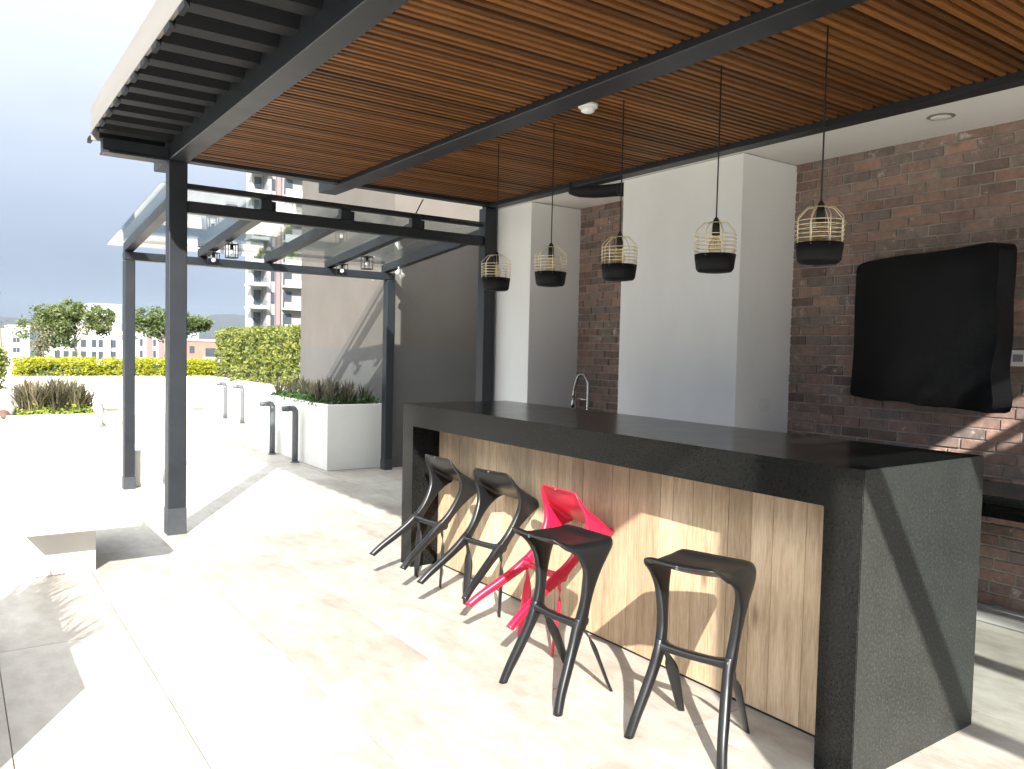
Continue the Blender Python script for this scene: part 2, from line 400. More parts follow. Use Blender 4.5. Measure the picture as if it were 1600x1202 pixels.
for k, (ya, yb) in enumerate(((4.80, 4.90), (-1.60, -1.50))):
    for (xa, xb) in ((-1.60, -1.163), (-1.017, .155), (.321, 1.649)):
        box('end_beam', xa, xb, ya, yb, 2.792, 2.872, ST, perg, .003)
        if xa < -1.5: box('end_lip', xa, xb, ya-.012, yb+.03, 2.770, 2.788, ST, perg, .002)
# slats in two bays
P = .0522
sm = []
for L_ in (1.165, 1.325):
    bm = bmesh.new(); bm_box(bm, -L_/2, L_/2, -.0142, .0142, 0, .036, .002)
    me = bpy.data.meshes.new('slat'); bm.to_mesh(me); bm.free(); me.materials.append(M['slat']); sm.append(me)
y = Y0+.06
while y < Y1-.04:
    for k, xc in enumerate((-.431, .985)):
        o = bpy.data.objects.new('slat', sm[k]); link(o, perg)
        o.location = (xc+random.uniform(-.003, .003), y+random.uniform(-.003, .003), 2.815+random.uniform(-.003, .002)); o.rotation_euler = (random.uniform(-.04, .04), 0, random.uniform(-.0012, .0012))
    y += P
# battens that carry the slats
for xb in (-.85, -.43, 0, .55, .98, 1.42):
    box('batten', xb-.02, xb+.02, Y0, Y1-.05, 2.856, 2.884, ST, perg)
# trapezoidal roof deck, ribs across
vs, fs = [], []; prof = []
y = Y0-.08
while y < Y1+.06:
    prof += [(y, 2.955), (y+.10, 2.955), (y+.135, 2.900), (y+.245, 2.900)]; y += .28
prof.append((y, 2.955))
nx = 2
for (yy, zz) in prof:
    for x in (-1.635, 2.35): vs.append((x, yy, zz + (.012 if x > 0 else 0)))
for (yy, zz) in prof:
    for x in (-1.635, 2.35): vs.append((x, yy, zz + .012 + (.012 if x > 0 else 0)))
n = len(prof)
for i in range(n-1):
    a = i*2; fs.append((a, a+2, a+3, a+1)); b = 2*n+i*2; fs.append((b, b+1, b+3, b+2))
fs += [(i*2, 2*n+i*2, 2*n+i*2+2, i*2+2) for i in range(n-1)] + [(i*2+1, i*2+3, 2*n+i*2+3, 2*n+i*2+1) for i in range(n-1)]
mesh_obj('roof_deck', vs, fs, M['deck'], perg)
box('roof_cover', -1.63, 2.35, Y0-.06, Y1+.06, 2.985, 3.02, M['deck'], perg)
# toothed lip of the deck, seen under the pale fascia
fas = box('fascia', -1.664, -1.645, Y0-.1, Y1+.05, 2.905, 3.085, M['fascia'], perg, .002)
for i in range(len(prof)//4):
    yy = prof[4*i+2][0]
    box('deck_tooth', -1.663, -1.64, yy-.012, yy+.10, 2.872, 2.903, M['deck'], perg)
box('fascia_return', -1.66, -1.61, 4.882, 4.90, 2.86, 3.08, M['fascia'], perg)

# ------------------------------------------------------------------ glass pergolas (far side, and the same behind the viewer)
def glass_pergola(label, near):
    t = empty('glass_pergola', (0, 0, 0), label, 'pergola', 'glass roofed pergolas at both ends of the bar')
    f = (lambda y: y) if not near else (lambda y: 3.3-y)
    def B(name, x0, x1, y0, y1, z0, z1, mat=ST, par=t, bev=.004):
        a, b = sorted((f(y0), f(y1))); return box(name, x0, x1, a, b, z0, z1, mat, par, bev)
    for (x0, x1) in ((-1.10, -1.003), (1.695, 1.792)):
        a, b = sorted((f(7.005), f(7.115))); post(x0, x1, a, b, 2.232, t, .12)
    B('far_beam', -1.10, 1.792, 7.0, 7.12, 2.236, 2.316)
    B('purlin', -1.0, 1.69, 7.06, 7.10, 2.418, 2.452)
    B('lower_chord', -1.02, 1.628, 4.86, 4.94, 2.425, 2.512)
    B('upper_chord', -1.02, 1.628, 4.88, 4.935, 2.603, 2.645)
    for (x0, x1) in ((-.465, -.382), (.205, .292), (.872, .965)):
        B('strut', x0, x1, 4.865, 4.935, 2.515, 2.600)
    for xc in (-1.055, -.362, .318, 1.0, 1.70):          # sloping rafters
        w = .04
        if near and xc < -1: xc -= .07
        ys, ye = 4.945, 7.10
        def zt(y): return 2.60 - .092*(y-4.945)
        pts = []
        for y in (ys, ye):
            for x in (xc-w, xc+w):
                pts += [(x, f(y), zt(y)-.085), (x, f(y), zt(y))]
        faces = [(0, 1, 3, 2), (4, 6, 7, 5), (0, 4, 5, 1), (2, 3, 7, 6), (1, 5, 7, 3), (0, 2, 6, 4)]
        mesh_obj('rafter', pts, faces, ST, t)
    xs = [-1.215, -.362, .318, 1.0, 1.80]
    for i in range(4):                                    # glass panes
        x0, x1 = xs[i]+.006, xs[i+1]-.006
        def zg(y): return 2.612 - .092*(y-4.945)
        pts = []
        for y in (4.86, 7.30):
            for x in (x0, x1): pts += [(x, f(y), zg(y)), (x, f(y), zg(y)+.012)]
        faces = [(0, 1, 3, 2), (4, 6, 7, 5), (0, 4, 5, 1), (2, 3, 7, 6), (1, 5, 7, 3), (0, 2, 6, 4)]
        mesh_obj('glass_pane', pts, faces, M['glass'], t)
    return t
glass_pergola('open steel pergola with sloping glass roof beyond the bar, beside the white planter', False)
glass_pergola('open steel pergola with sloping glass roof behind the viewer, at the bar near end', True)

# little lanterns under the rafters
def lantern(loc, label):
    t = empty('lantern', loc, label, 'lantern', 'wire lanterns under the glass roof')
    h, w = .12, .045
    for sx in (-1, 1):
        for sy in (-1, 1): tube('frame_bar', [(sx*w, sy*w, 0), (sx*w, sy*w, h)], .004, M['cord'], t, 6)
    box('lantern_base', -w-.004, w+.004, -w-.004, w+.004, -.006, .004, M['cord'], t)
    box('lantern_cap', -w-.004, w+.004, -w-.004, w+.004, h, h+.008, M['cord'], t)
    tube('socket', [(0, 0, h), (0, 0, h-.045)], .016, M['cord'], t, 8)
    lathe('bulb', [(.002, .03), (.02, .042), (.022, .055), (.012, .075)], M['plate'], t, 10)
    tube('hook', [(0, 0, h), (0, 0, h+.028)], .004, M['cord'], t, 6)
lantern((-.315, 6.20, 2.255), 'small black wire lantern under the second glass-roof rafter, nearer the bar')
lantern((-.36, 6.66, 2.210), 'small black wire lantern under the second glass-roof rafter, farther from the bar')
lantern((1.06, 6.20, 2.255), 'small black wire lantern under the fourth glass-roof rafter, nearer the bar')
lantern((1.0, 6.70, 2.208), 'small black wire lantern under the fourth glass-roof rafter, farther from the bar')
def spot(loc, dirv, label):
    t = empty('spotlight', loc, label, 'spotlight', 'small white spotlights on the glass pergola')
    d = Vector(dirv).normalized()
    tube('head', [Vector((0, 0, 0))-d*.035, Vector((0, 0, 0)), d*.03], [.018, .028, .032], M['plate'], t, 12)
    tube('bracket', [(0, 0, 0), (0, 0, .055)], .007, M['plate'], t, 6)
spot((1.66, 6.66, 2.30), (-.5, -.6, -.5), 'small white spotlight beside the right rafter, above the planter post')
spot((1.60, 7.155, 2.26), (-.6, -.3, -.6), 'small white spotlight hanging below the far beam left of the planter post')
spot((1.80, 6.86, 2.29), (.3, -.7, -.5), 'small white spotlight on the wall side of the right rafter')
tag(tube('loose_cable', [(1.02, 4.94, 2.79), (1.0, 4.96, 2.74), (.955, 4.95, 2.66), (.94, 4.94, 2.635)], .006, M['cord'], None, 6, 3), 'short black cable hanging from the slatted ceiling to the glass pergola truss', 'cable')

# ------------------------------------------------------------------ bar building: brick wall, white columns, soffit, taupe block
brk = empty('brick_wall', (2.36, 0, 0), 'dark red-brown brick wall behind the bar and the covered screen', 'wall')
o = box('mortar_bed', .0, .14, -1.6, 4.33, 0, 2.78, M['mortar'], brk)
BH, BL = .0665, .192
bms = []
for k in range(4):
    bm = bmesh.new(); bm_box(bm, -.007, .01, -BL/2+.005, BL/2-.005, .004, BH-.005, .003)
    for v in bm.verts: v.co += Vector((random.uniform(-.0025, .001), random.uniform(-.003, .003), random.uniform(-.002, .002)))
    me = bpy.data.meshes.new('brick'); bm.to_mesh(me); bm.free(); me.materials.append(M['brick']); bms.append(me)
cand = []
zi = 0
while zi*BH < 2.78:
    off = (zi % 2)*BL/2 + (zi % 3)*.02
    yi = -10
    while yi*BL+off < 4.4:
        yc = yi*BL+off+BL/2; yi += 1
        if yc < -1.45 or yc > 4.43 or (2.11 < yc < 3.0): continue
        z = zi*BH
        vis = .25 < yc < 2.1 and not (z < .7 and yc > .85) and not (.95 < z < 1.95 and .42 < yc < 1.55)
        cand.append((yc, z, vis))
    zi += 1
cand.sort(key=lambda c: (not c[2], c[0]))
nb = 0; rest = bmesh.new()
for (yc, z, vis) in cand:
    if vis and nb < 298:
        o = bpy.data.objects.new('brick', random.choice(bms)); link(o, brk); o.location = (random.uniform(-.003, .003), yc, z); nb += 1
    else:
        bm_box(rest, -.007+random.uniform(-.003, .002), .01, yc-BL/2+.005, yc+BL/2-.005, z+.004, z+BH-.005)
o = bm_obj('brickwork', rest, M['brick'], brk); o['kind'] = 'stuff'
def white_column(y0, y1, label, x1=2.5):
    o = box('white_column', 1.78, x1, y0, y1, 0, 2.777, M['white'], None, .004, 2); return tag(o, label, 'column', 'white plastered columns behind the bar')
c2 = white_column(1.99, 3.128, 'broad white plastered column between the two stretches of brick, behind the bar')
c1 = white_column(4.32, 4.98, 'narrow white plastered column beside the far rear steel post', 3.3)
sof = box('soffit', 1.762, 2.52, -1.6, 4.985, 2.782, 2.868, M['soffit']); tag(sof, kind='structure')
o = box('building_core', 2.52, 3.3, -4.2, 4.30, 0, 3.1, M['white'], None); tag(o, 'plain white rear body of the building behind the brick wall', 'building')
up_ = empty('shade_block', (0, 0, 3.05), 'unseen white block added on the rear half of the bar roof to shade the taupe wall', 'building')  # made-up storey out of view, added to keep sun off the taupe wall
box('wall', .62, 3.3, -1.45, 4.88, 0, 1.35, M['white'], up_); box('roof_slab', .55, 3.35, -1.5, 4.92, 1.352, 1.43, M['bgrey'], up_)
tb = empty('taupe_building', (1.85, 7.15, 0), 'tall taupe plastered building wall behind the white planter and the far post', 'building')
box('wall', 0, 5, 0, 3.07, 0, 5.6, M['taupe'], tb)
box('coping', -.04, 5.02, -.04, 3.11, 5.6, 5.68, M['bgrey'], tb)
box('alcove_wall', 1.45, 1.6, -2.17, 0, 0, 3.1, M['taupe'], tb)

# smoke detector, ceiling spot disc, outlets
t = empty('smoke_detector', (.405, 1.95, 2.813), 'round white smoke detector under the slatted ceiling', 'smoke detector')
lathe('base_disc', [(.052, -.018), (.058, 0)], M['plate'], t, 24); lathe('sensor_head', [(.022, -.045), (.036, -.038), (.042, -.018)], M['plate'], t, 24)
t = empty('downlight', (1.963, .808, 2.782), 'round recessed downlight in the white soffit', 'downlight')
lathe('trim_ring', [(.060, -.006), (.072, 0)], M['fascia'], t, 28); lathe('lens', [(.05, -.0075), (.052, -.0062)], M['plate'], t, 28)
def plate(loc, axis, label):
    t = empty('outlet_plate', loc, label, 'outlet')
    if axis == 'x': box('cover', -.01, 0, -.06, .06, -.045, .045, M['plate'], t, .003); box('socket', -.013, -.009, -.025, .025, -.02, .02, M['bgrey'], t)
    else: box('cover', -.06, .06, -.01, 0, -.045, .045, M['plate'], t, .003); box('socket', -.025, .025, -.013, -.009, -.02, .02, M['plate'], t)
plate((2.347, .515, 1.47), 'x', 'white outlet plate on the brick wall right of the covered screen')
plate((2.08, 1.99, 1.115), 'y', 'white outlet plate on the side of the broad white column')
# black duct
dp = [(1.69, 3.66, 2.80), (1.735, 3.60, 2.782), (1.80, 3.48, 2.768), (1.87, 3.32, 2.762), (1.93, 3.14, 2.76)]
dt = empty('duct', (0, 0, 0), 'black duct bending below the ceiling in the gap between the white columns', 'duct')
tube('duct_pipe', dp, [.062, .072, .072, .068, .066], M['bowl'], dt, 18, 5)
tube('duct_collar', [(1.885, 3.28, 2.762), (1.90, 3.23, 2.761)], .074, M['bowl'], dt, 18)

# ------------------------------------------------------------------ bar counter
CL, CW, CH = 3.30, .84, 1.08
ctr = empty('bar_counter', (0, 0, 0), 'long black granite bar counter with vertical oak panelling', 'bar counter')
leg = .146
pr = [(0, 0), (leg, 0), (leg, .935), (CL-leg, .935), (CL-leg, 0), (CL, 0), (CL, CH), (0, CH)]
bm = bmesh.new()
va = [bm.verts.new((0, a, b)) for a, b in pr]; vb = [bm.verts.new((CW, a, b)) for a, b in pr]
bm.faces.new(va[::-1]) ; bm.faces.new(vb)
for i in range(8): j = (i+1) % 8; bm.faces.new((va[i], va[j], vb[j], vb[i]))
bmesh.ops.recalc_face_normals(bm, faces=bm.faces)
bmesh.ops.bevel(bm, geom=list(bm.edges), offset=.0025, segments=2, affect='EDGES')
gs = bm_obj('granite_shell', bm, M['granite'], ctr); gs.data.materials.append(M['granite_end'])
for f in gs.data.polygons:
    if f.normal.y < -.9 and f.center.y < .004: f.material_index = 1      # end face takes a paler, rougher version of the granite
y = leg+.002
ws = []
while y < CL-leg-.03:
    w = random.choice((.078, .092, .105, .118, .132, .150))
    if y+w > CL-leg-.002-.05: w = CL-leg-.002-y
    o = box('plank', .196+random.uniform(-.0012, .0012), .214, y+.0008, y+w-.0008, .014, .932, M['plank'], ctr, .0012)
    y += w
box('panel_core', .216, .235, leg+.003, CL-leg-.003, 0.002, .933, M['cord'], ctr)
box('toe_gap', .206, .2145, leg+.003, CL-leg-.003, 0.001, .013, M['cord'], ctr)
box('rear_panel', .76, .78, leg+.003, CL-leg-.003, .002, .933, M['granite'], ctr)

# back counters and tap
def backcounter(y0, y1, label):
    t = empty('back_counter', (1.80, (y0+y1)/2, 0), label, 'counter'); h = (y1-y0)/2
    box('worktop', 0, .545, -h, h, .735, .775, M['granite'], t, .003)
    box('apron', .02, .04, -h+.01, h-.01, .66, .734, M['granite'], t)
    for yy in (-h+.03, h-.07): box('support', .10, .54, yy, yy+.04, 0, .734, M['granite'], t)
backcounter(-1.35, 1.96, 'low dark worktop along the brick wall under the covered screen')
backcounter(3.14, 4.31, 'low dark worktop in the recess between the white columns, with the tap')
t = empty('tap', (2.12, 3.88, .775), 'tall chrome spring tap standing behind the far end of the bar', 'tap')
lathe('base', [(.028, 0), (.028, .02), (.018, .035)], M['chrome'], t, 20)
tube('riser', [(0, 0, .02), (0, 0, .36), (0, .02, .43), (0, .07, .475), (0, .13, .46), (0, .17, .40), (0, .19, .33), (0, .20, .27)], [.012]*8, M['chrome'], t, 12, 5)
tube('spray_head', [(0, .20, .28), (0, .205, .20), (0, .206, .165)], [.015, .018, .014], M['chrome'], t, 14)
tube('holder_arm', [(0, 0, .25), (0, .1, .252), (0, .195, .25)], .006, M['chrome'], t, 8)
sp = []
for i in range(150):
    s = i/149; a = i*1.25
    q = catmull([(0, 0, .14), (0, 0, .36), (0, .02, .43), (0, .07, .475), (0, .13, .46), (0, .17, .40), (0, .19, .33)], 12)
    k = s*(len(q)-1); p0 = q[int(k)]; sp.append(p0+Vector((math.cos(a)*.016, math.sin(a)*.010, math.sin(a)*.012)))
tube('spring', sp, .0028, M['chrome'], t, 5)
tube('lever', [(0, -.015, .06), (-.02, -.055, .075), (-.02, -.09, .08)], .006, M['chrome'], t, 8)

# ------------------------------------------------------------------ covered screen on a swivel arm
tv = empty('covered_screen', (2.03, .938, 0), 'wall screen under a loose black fabric cover, swung out from the brick wall', 'screen')
a = math.atan2(1.06, .48)     # direction of the screen's long side
tvr = a - math.pi/2
nxs, nzs = 22, 16
hw, hz0, hz1, th = .583, 1.20, 2.055, .118
bm = bmesh.new()
bm_box(bm, 0, th, -hw, hw, hz0, hz1)
bmesh.ops.subdivide_edges(bm, edges=list(bm.edges), cuts=14, use_grid_fill=True)
for v in bm.verts:
    x, y, z = v.co
    fy = (y+hw)/(2*hw); fz = (z-hz0)/(hz1-hz0)
    e_ = min(abs(y+hw), abs(y-hw), abs(z-hz0), abs(z-hz1))
    if x < .001: v.co.x += .010 if e_ < .001 else -.006*math.sin(y*9+z*4)*(1-fz) - .004*math.sin(z*17+y*5)*max(0, 1-3*fz)
    if fz < .02: v.co.z += .005*math.sin(y*14)+.004*math.sin(y*37)-.012*(1-fy)
    v.co.y += .010*math.sin(z*11+x*20)*(1-fz)*(1 if abs(abs(y)-hw) < .001 else 0)
    v.co.x += .022*math.exp(-((y+hw)/.16)**2)*math.sin(z*16+y*9)*max(0, 1-fz)**1.5 + .010*math.exp(-(fz/.14)**2)*math.sin(y*21+z*15)
    if fz > .98: v.co.z += .006*math.sin(y*6)-.012*(1 if abs(abs(y)-hw) < .001 else 0)
o = bm_obj('cover', bm, M['cloth'], tv, smooth=True); o.rotation_euler = (0, 0, tvr+math.pi/2 - math.pi/2)
o.rotation_euler = (0, 0, -(math.pi/2 - a))
sb = o.modifiers.new('sub', 'SUBSURF'); sb.levels = 1; sb.render_levels = 1
box('wall_bracket', .29, .318, -.12, .12, 1.5, 1.75, M['cord'], tv)
tube('swivel_arm', [(.29, 0, 1.62), (.18, .10, 1.62), (.10, .0, 1.62)], .02, M['cord'], tv, 8)

# ------------------------------------------------------------------ cage pendants
def pendant(x, y, label):
    t = empty('pendant_lamp', (x, y, 1.842), label, 'pendant lamp', 'cage pendant lamps over the bar')
    R = .097
    lathe('bowl', [(.05, 0), (.078, .004), (.088, .016), (R, .085), (R-.004, .086), (R-.006, .084), (.082, .018), (.05, .008)], M['bowl'], t, 36)
    nb = 8
    for i in range(nb):
        aa = 2*math.pi*(i+.3)/nb; c, s_ = math.cos(aa), math.sin(aa)
        Q = [(R-.003, .075), (R-.001, .190), (R-.006, .198), (.058, .232), (.050, .236), (.022, .237)]
        tube('cage_bar', [(c*r, s_*r, z) for r, z in Q], .0020, M['brass'], t, 6)
    for z, r in ((.104, R), (.122, R), (.140, R), (.158, R), (.176, R), (.237, .022)):
        tube('cage_ring', [(r*math.cos(2*math.pi*j/36), r*math.sin(2*math.pi*j/36), z) for j in range(36)], .0018, M['brass'], t, 6, 1, True)
    tube('socket', [(0, 0, .232), (0, 0, .178)], [.016, .019], M['cord'], t, 14)
    lathe('bulb', [(.010, .180), (.013, .168), (.030, .138), (.034, .118), (.026, .095), (.008, .084)], M['bulb'], t, 18)
    tube('filament', [(-.006, 0, .165), (-.010, 0, .115), (.0, 0, .16), (.010, 0, .115), (.006, 0, .165)], .0012, M['filament'], t, 5)
    tube('cord', [(0, 0, .23), (.001, 0, .5), (0, 0, .985)], .0035, M['cord'], t, 6)
    lathe('cap', [(.012, .228), (.016, .245), (.006, .262)], M['cord'], t, 12)
for y, lb in ((2.965, 'cage pendant lamp hanging in front of the far rear steel post'), (2.372, 'cage pendant lamp in front of the narrow white column'),
              (1.765, 'cage pendant lamp in front of the brick recess between the white columns'), (1.098, 'cage pendant lamp in front of the broad white column'),
              (.540, 'cage pendant lamp nearest the covered screen, in front of the brick wall')):
    pendant(.50, y, lb)
# ------------------------------------------------------------------ bar stools
def loft(name, secs, mat, parent, n=12, sub=4, power=2.6):
    """secs: (centre, u-axis, v-axis); superellipse rings, smoothed along the path"""
    C = catmull([s[0] for s in secs], sub); U = catmull([s[1] for s in secs], sub); V = catmull([s[2] for s in secs], sub)
    rings = []
    for c, u, v in zip(C, U, V):
        r = []
        for j in range(n):
            a = 2*math.pi*j/n; ca, sa = math.cos(a), math.sin(a)
            r.append(c + u*math.copysign(abs(ca)**(2/power), ca) + v*math.copysign(abs(sa)**(2/power), sa))
        rings.append(r)
    v, f = ring_mesh(rings)
    return mesh_obj(name, v, f, mat, parent, smooth=True)
BF = -.174
def make_stool(mat):
    """local axes: +x = footrest side, y = across, z up; origin on the floor between the rear feet line"""
    t = bpy.data.objects.new('bar_stool', None); t.empty_display_size = .1; COL.objects.link(t)
    V3 = lambda F, l, z: Vector((F-BF, -l, z))
    D = lambda F, l, z: Vector((F, -l, z))
    # one ribbon runs up one side, over the seat and down the other: (l, z, Fmin, Fmax, half thickness, seat weight)
    half = [(.142, .300, -.004, .050, .019, 0), (.143, .345, -.016, .040, .019, 0), (.147, .41, -.026, .022, .018, 0), (.154, .48, -.042, .018, .018, 0), (.163, .55, -.068, .026, .017, 0),
            (.170, .605, -.100, .056, .015, .05), (.168, .640, -.128, .100, .0105, .3), (.150, .656, -.142, .156, .008, .8), (.118, .655, -.150, .180, .007, 1), (.06, .650, -.158, .187, .007, 1)]
    st = [(-l, z, f0, f1, b_, w_) for l, z, f0, f1, b_, w_ in half] + [(0, .648, -.162, .189, .007, 1)] + [h_ for h_ in reversed(half)]
    C2 = catmull([(0, l, z) for l, z, *_ in st], 4)
    E0, E1, TB, SW = [catmull([(x[k], 0, 0) for x in st], 4) for k in (2, 3, 4, 5)]
    rings = []; m_ = 18
    for i, c in enumerate(C2):
        a_, b_ = C2[max(i-1, 0)], C2[min(i+1, len(C2)-1)]
        tn = (b_-a_).normalized(); nr = Vector((0, -tn.z, tn.y))
        f0, f1, tb, w_ = E0[i].x, E1[i].x, TB[i].x, max(0, min(1, SW[i].x))
        topr, botr = [], []
        for k in range(m_+1):
            s_ = k/m_; F = f0+(f1-f0)*s_; e_ = abs(2*s_-1); th_ = tb*(1-e_**3*.75)**.5 if e_ < 1 else tb*.28
            q = max(0, min(1, (F-.045)/.125)); rise = .048*q*q*w_
            q = max(0, min(1, (-F-.07)/.09)); rise += .018*q*q*w_
            if w_ > .4: rise -= .008*w_*max(0, (F-(f1-.028))/.028)**1.5
            topr.append(V3(F, c.y+nr.y*th_, c.z+nr.z*th_+rise)); botr.append(V3(F, c.y-nr.y*th_, c.z-nr.z*th_+rise))
        rings.append(topr + botr[::-1])
    v_, f_ = ring_mesh(rings)
    mesh_obj('seat_shell', v_, f_, mat, t, smooth=True)
    pl_ = lathe('plug', [(.0075, 0), (.007, .004), (.002, .005)], M['bollard'], t, 12, loc=V3(.184, 0, .686)); pl_.rotation_euler = (0, math.pi/2, 0)
    for s in (-1, 1):
        # front leg below the upright
        loft('leg', [
            (V3(.014, s*.1425, .345), D(.026, 0, .010), D(0, s*.0185, 0)),
            (V3(.030, s*.142, .305), D(.026, 0, .012), D(0, s*.019, 0)),
            (V3(.058, s*.148, .240), D(.021, 0, .011), D(0, s*.019, 0)),
            (V3(.100, s*.161, .150), D(.019, 0, .010), D(0, s*.019, 0)),
            (V3(.138, s*.174, .070), D(.018, 0, .007), D(0, s*.018, 0)),
            (V3(.164, s*.186, .0), D(.018, 0, 0), D(0, s*.018, 0))], mat, t)
        wd = Vector((-.6, -s*-.8, 0)); wd = D(-.55, -s*.83, 0); nd = D(.83, -s*.55, 0)
        loft('leg', [
            (V3(.020, s*.138, .325), D(.018, 0, .008), D(0, s*.014, 0)),
            (V3(-.018, s*.136, .285), D(.012, 0, .016), D(0, s*.014, 0)),
            (V3(-.062, s*.135, .225), wd*.024, nd*.010),
            (V3(-.110, s*.136, .130), wd*.022, nd*.009),
            (V3(-.150, s*.138, .045), wd*.018, nd*.008),
            (V3(BF, s*.139, 0), wd*.014, nd*.008)], mat, t)
    loft('footrest', [
        (V3(.012, -.146, .330), D(.040, 0, -.010), D(.004, 0, .026)),
        (V3(.022, -.10, .322), D(.022, 0, 0), D(0, 0, .017)),
        (V3(.024, 0, .320), D(.021, 0, 0), D(0, 0, .015)),
        (V3(.022, .10, .322), D(.022, 0, 0), D(0, 0, .017)),
        (V3(.012, .146, .330), D(.040, 0, -.010), D(.004, 0, .026))], mat, t)
    return t
sblack = make_stool(M['black_plastic']); sred = make_stool(M['red_plastic'])
def place_stool(o, x, y, h, tilt, label, lift=0.0):
    # heading: +x local -> (-cos h, -sin h); tilt lifts the footrest side about the rear feet
    zr = math.pi + rad(h)
    d = Vector((math.cos(zr), math.sin(zr), 0))
    o.location = Vector((x, y, lift)) + d*BF
    o.rotation_euler = Matrix.Rotation(zr, 3, 'Z').to_4x4().to_3x3().to_quaternion().to_euler()
    mtx = Matrix.Rotation(zr, 4, 'Z') @ Matrix.Rotation(-rad(tilt), 4, 'Y')
    o.rotation_euler = mtx.to_euler()
    tag(o, label, 'bar stool', 'bar stools along the counter')
stools = [copy_tree(sblack) for _ in range(3)]
place_stool(sblack, -.2456, 2.787, 2.96, 30.15, 'black plastic bar stool tipped back against the counter, farthest along', .004)
place_stool(stools[0], -.2524, 2.141, 9.25, 29.7, 'black plastic bar stool tipped back against the counter, next to the red one', .004)
place_stool(sred, -.3187, 1.594, -2.08, 34.87, 'red plastic bar stool tipped back against the counter', .004)
place_stool(stools[1], -.3467, 1.148, 1.58, 0, 'black plastic bar stool standing upright in front of the red stool')
place_stool(stools[2], -.1824, .5353, 16.14, 0, 'black plastic bar stool standing upright alone, nearest the counter end')

# ------------------------------------------------------------------ benches and block
def bench(x, y, label, s=1.0, long=1.32, ov=.25):
    t = empty('bench', (x, y, 0), label, 'bench', 'pale cantilevered benches on the terrace')
    box('seat_slab', -.03, .62*s, -ov, long-ov, .308, .375, M['bench'], t, .004)
    box('base', 0, .395*s, 0, long-ov-.2, 0, .307, M['bench'], t, .004)
bench(-2.131, 4.10, 'pale concrete slab bench in the left foreground, nearest the viewer')
bench(1.02, 13.2, 'pale concrete slab bench far off between the steel post and the far bollards', .5, .7, .09)
bench(-.33, 13.5, 'pale concrete slab bench far off left of the two steel posts', .5, .7, .09)
o = box('stone_block', -1.097, -.72, 7.142, 7.75, 0, .362, M['bench'], None, .004); tag(o, 'low pale stone block directly behind the far left pergola post', 'block')

# ------------------------------------------------------------------ bollard lights
def bollard(x, y, label):
    t = empty('bollard_light', (x, y, 0), label, 'bollard light', 'grey bent bollard lights along the planters')
    lathe('base_plate', [(.056, 0), (.056, .008), (.046, .014)], M['bollard'], t, 24)
    tube('stem', [(0, 0, .006), (0, 0, .60), (-.006, 0, .645), (-.032, 0, .668), (-.075, 0, .672)], [.037, .037, .037, .036, .034], M['bollard'], t, 16, 4)
    tube('lamp_head', [(-.070, 0, .672), (-.165, 0, .668)], [.034, .030], M['bollard'], t, 16)
    box('lens', -.155, -.085, -.02, .02, .633, .6395, M['plate'], t)
bollard(.985, 8.04, 'grey bent bollard light by the white planter, nearest the steel post')
bollard(.985, 8.89, 'grey bent bollard light by the white planter, second from the steel post')
bollard(1.84, 13.1, 'pale washed-out bollard light far off, right of its pair')
bollard(1.84, 14.2, 'pale washed-out bollard light far off, left of its pair')

# ------------------------------------------------------------------ planters
def planter(x0, x1, y0, y1, h, label, w=.06):
    t = empty('planter', ((x0+x1)/2, (y0+y1)/2, 0), label, 'planter')
    a, b = (x1-x0)/2, (y1-y0)/2
    box('front_wall', -a, a, -b, -b+w, 0, h, M['planter'], t, .004); box('back_wall', -a, a, b-w, b, 0, h, M['planter'], t, .004)
    box('side_wall', -a, -a+w, -b+w, b-w, 0, h, M['planter'], t, .004); box('side_wall', a-w, a, -b+w, b-w, 0, h, M['planter'], t, .004)
    box('soil', -a+w, a-w, -b+w, b-w, .02, h-.05, M['soil'], t)
    return t
planter(1.075, 1.80, 7.24, 9.30, .765, 'white planter box beside the taupe wall, with two bollards in front')
planter(1.95, 2.70, 10.4, 15.45, .765, 'long white planter farther back under the tall hedge')
planter(-4.6, 2.72, 15.6, 16.5, .76, 'white planter wall along the far terrace edge under the yellow hedge')
planter(-4.6, -.50, 13.06, 14.7, .25, 'low white planter at the left with bronze grasses')
planter(-3.6, -2.425, 1.53, 3.05, .50, 'white planter box left of the viewer, outside the picture', .05)

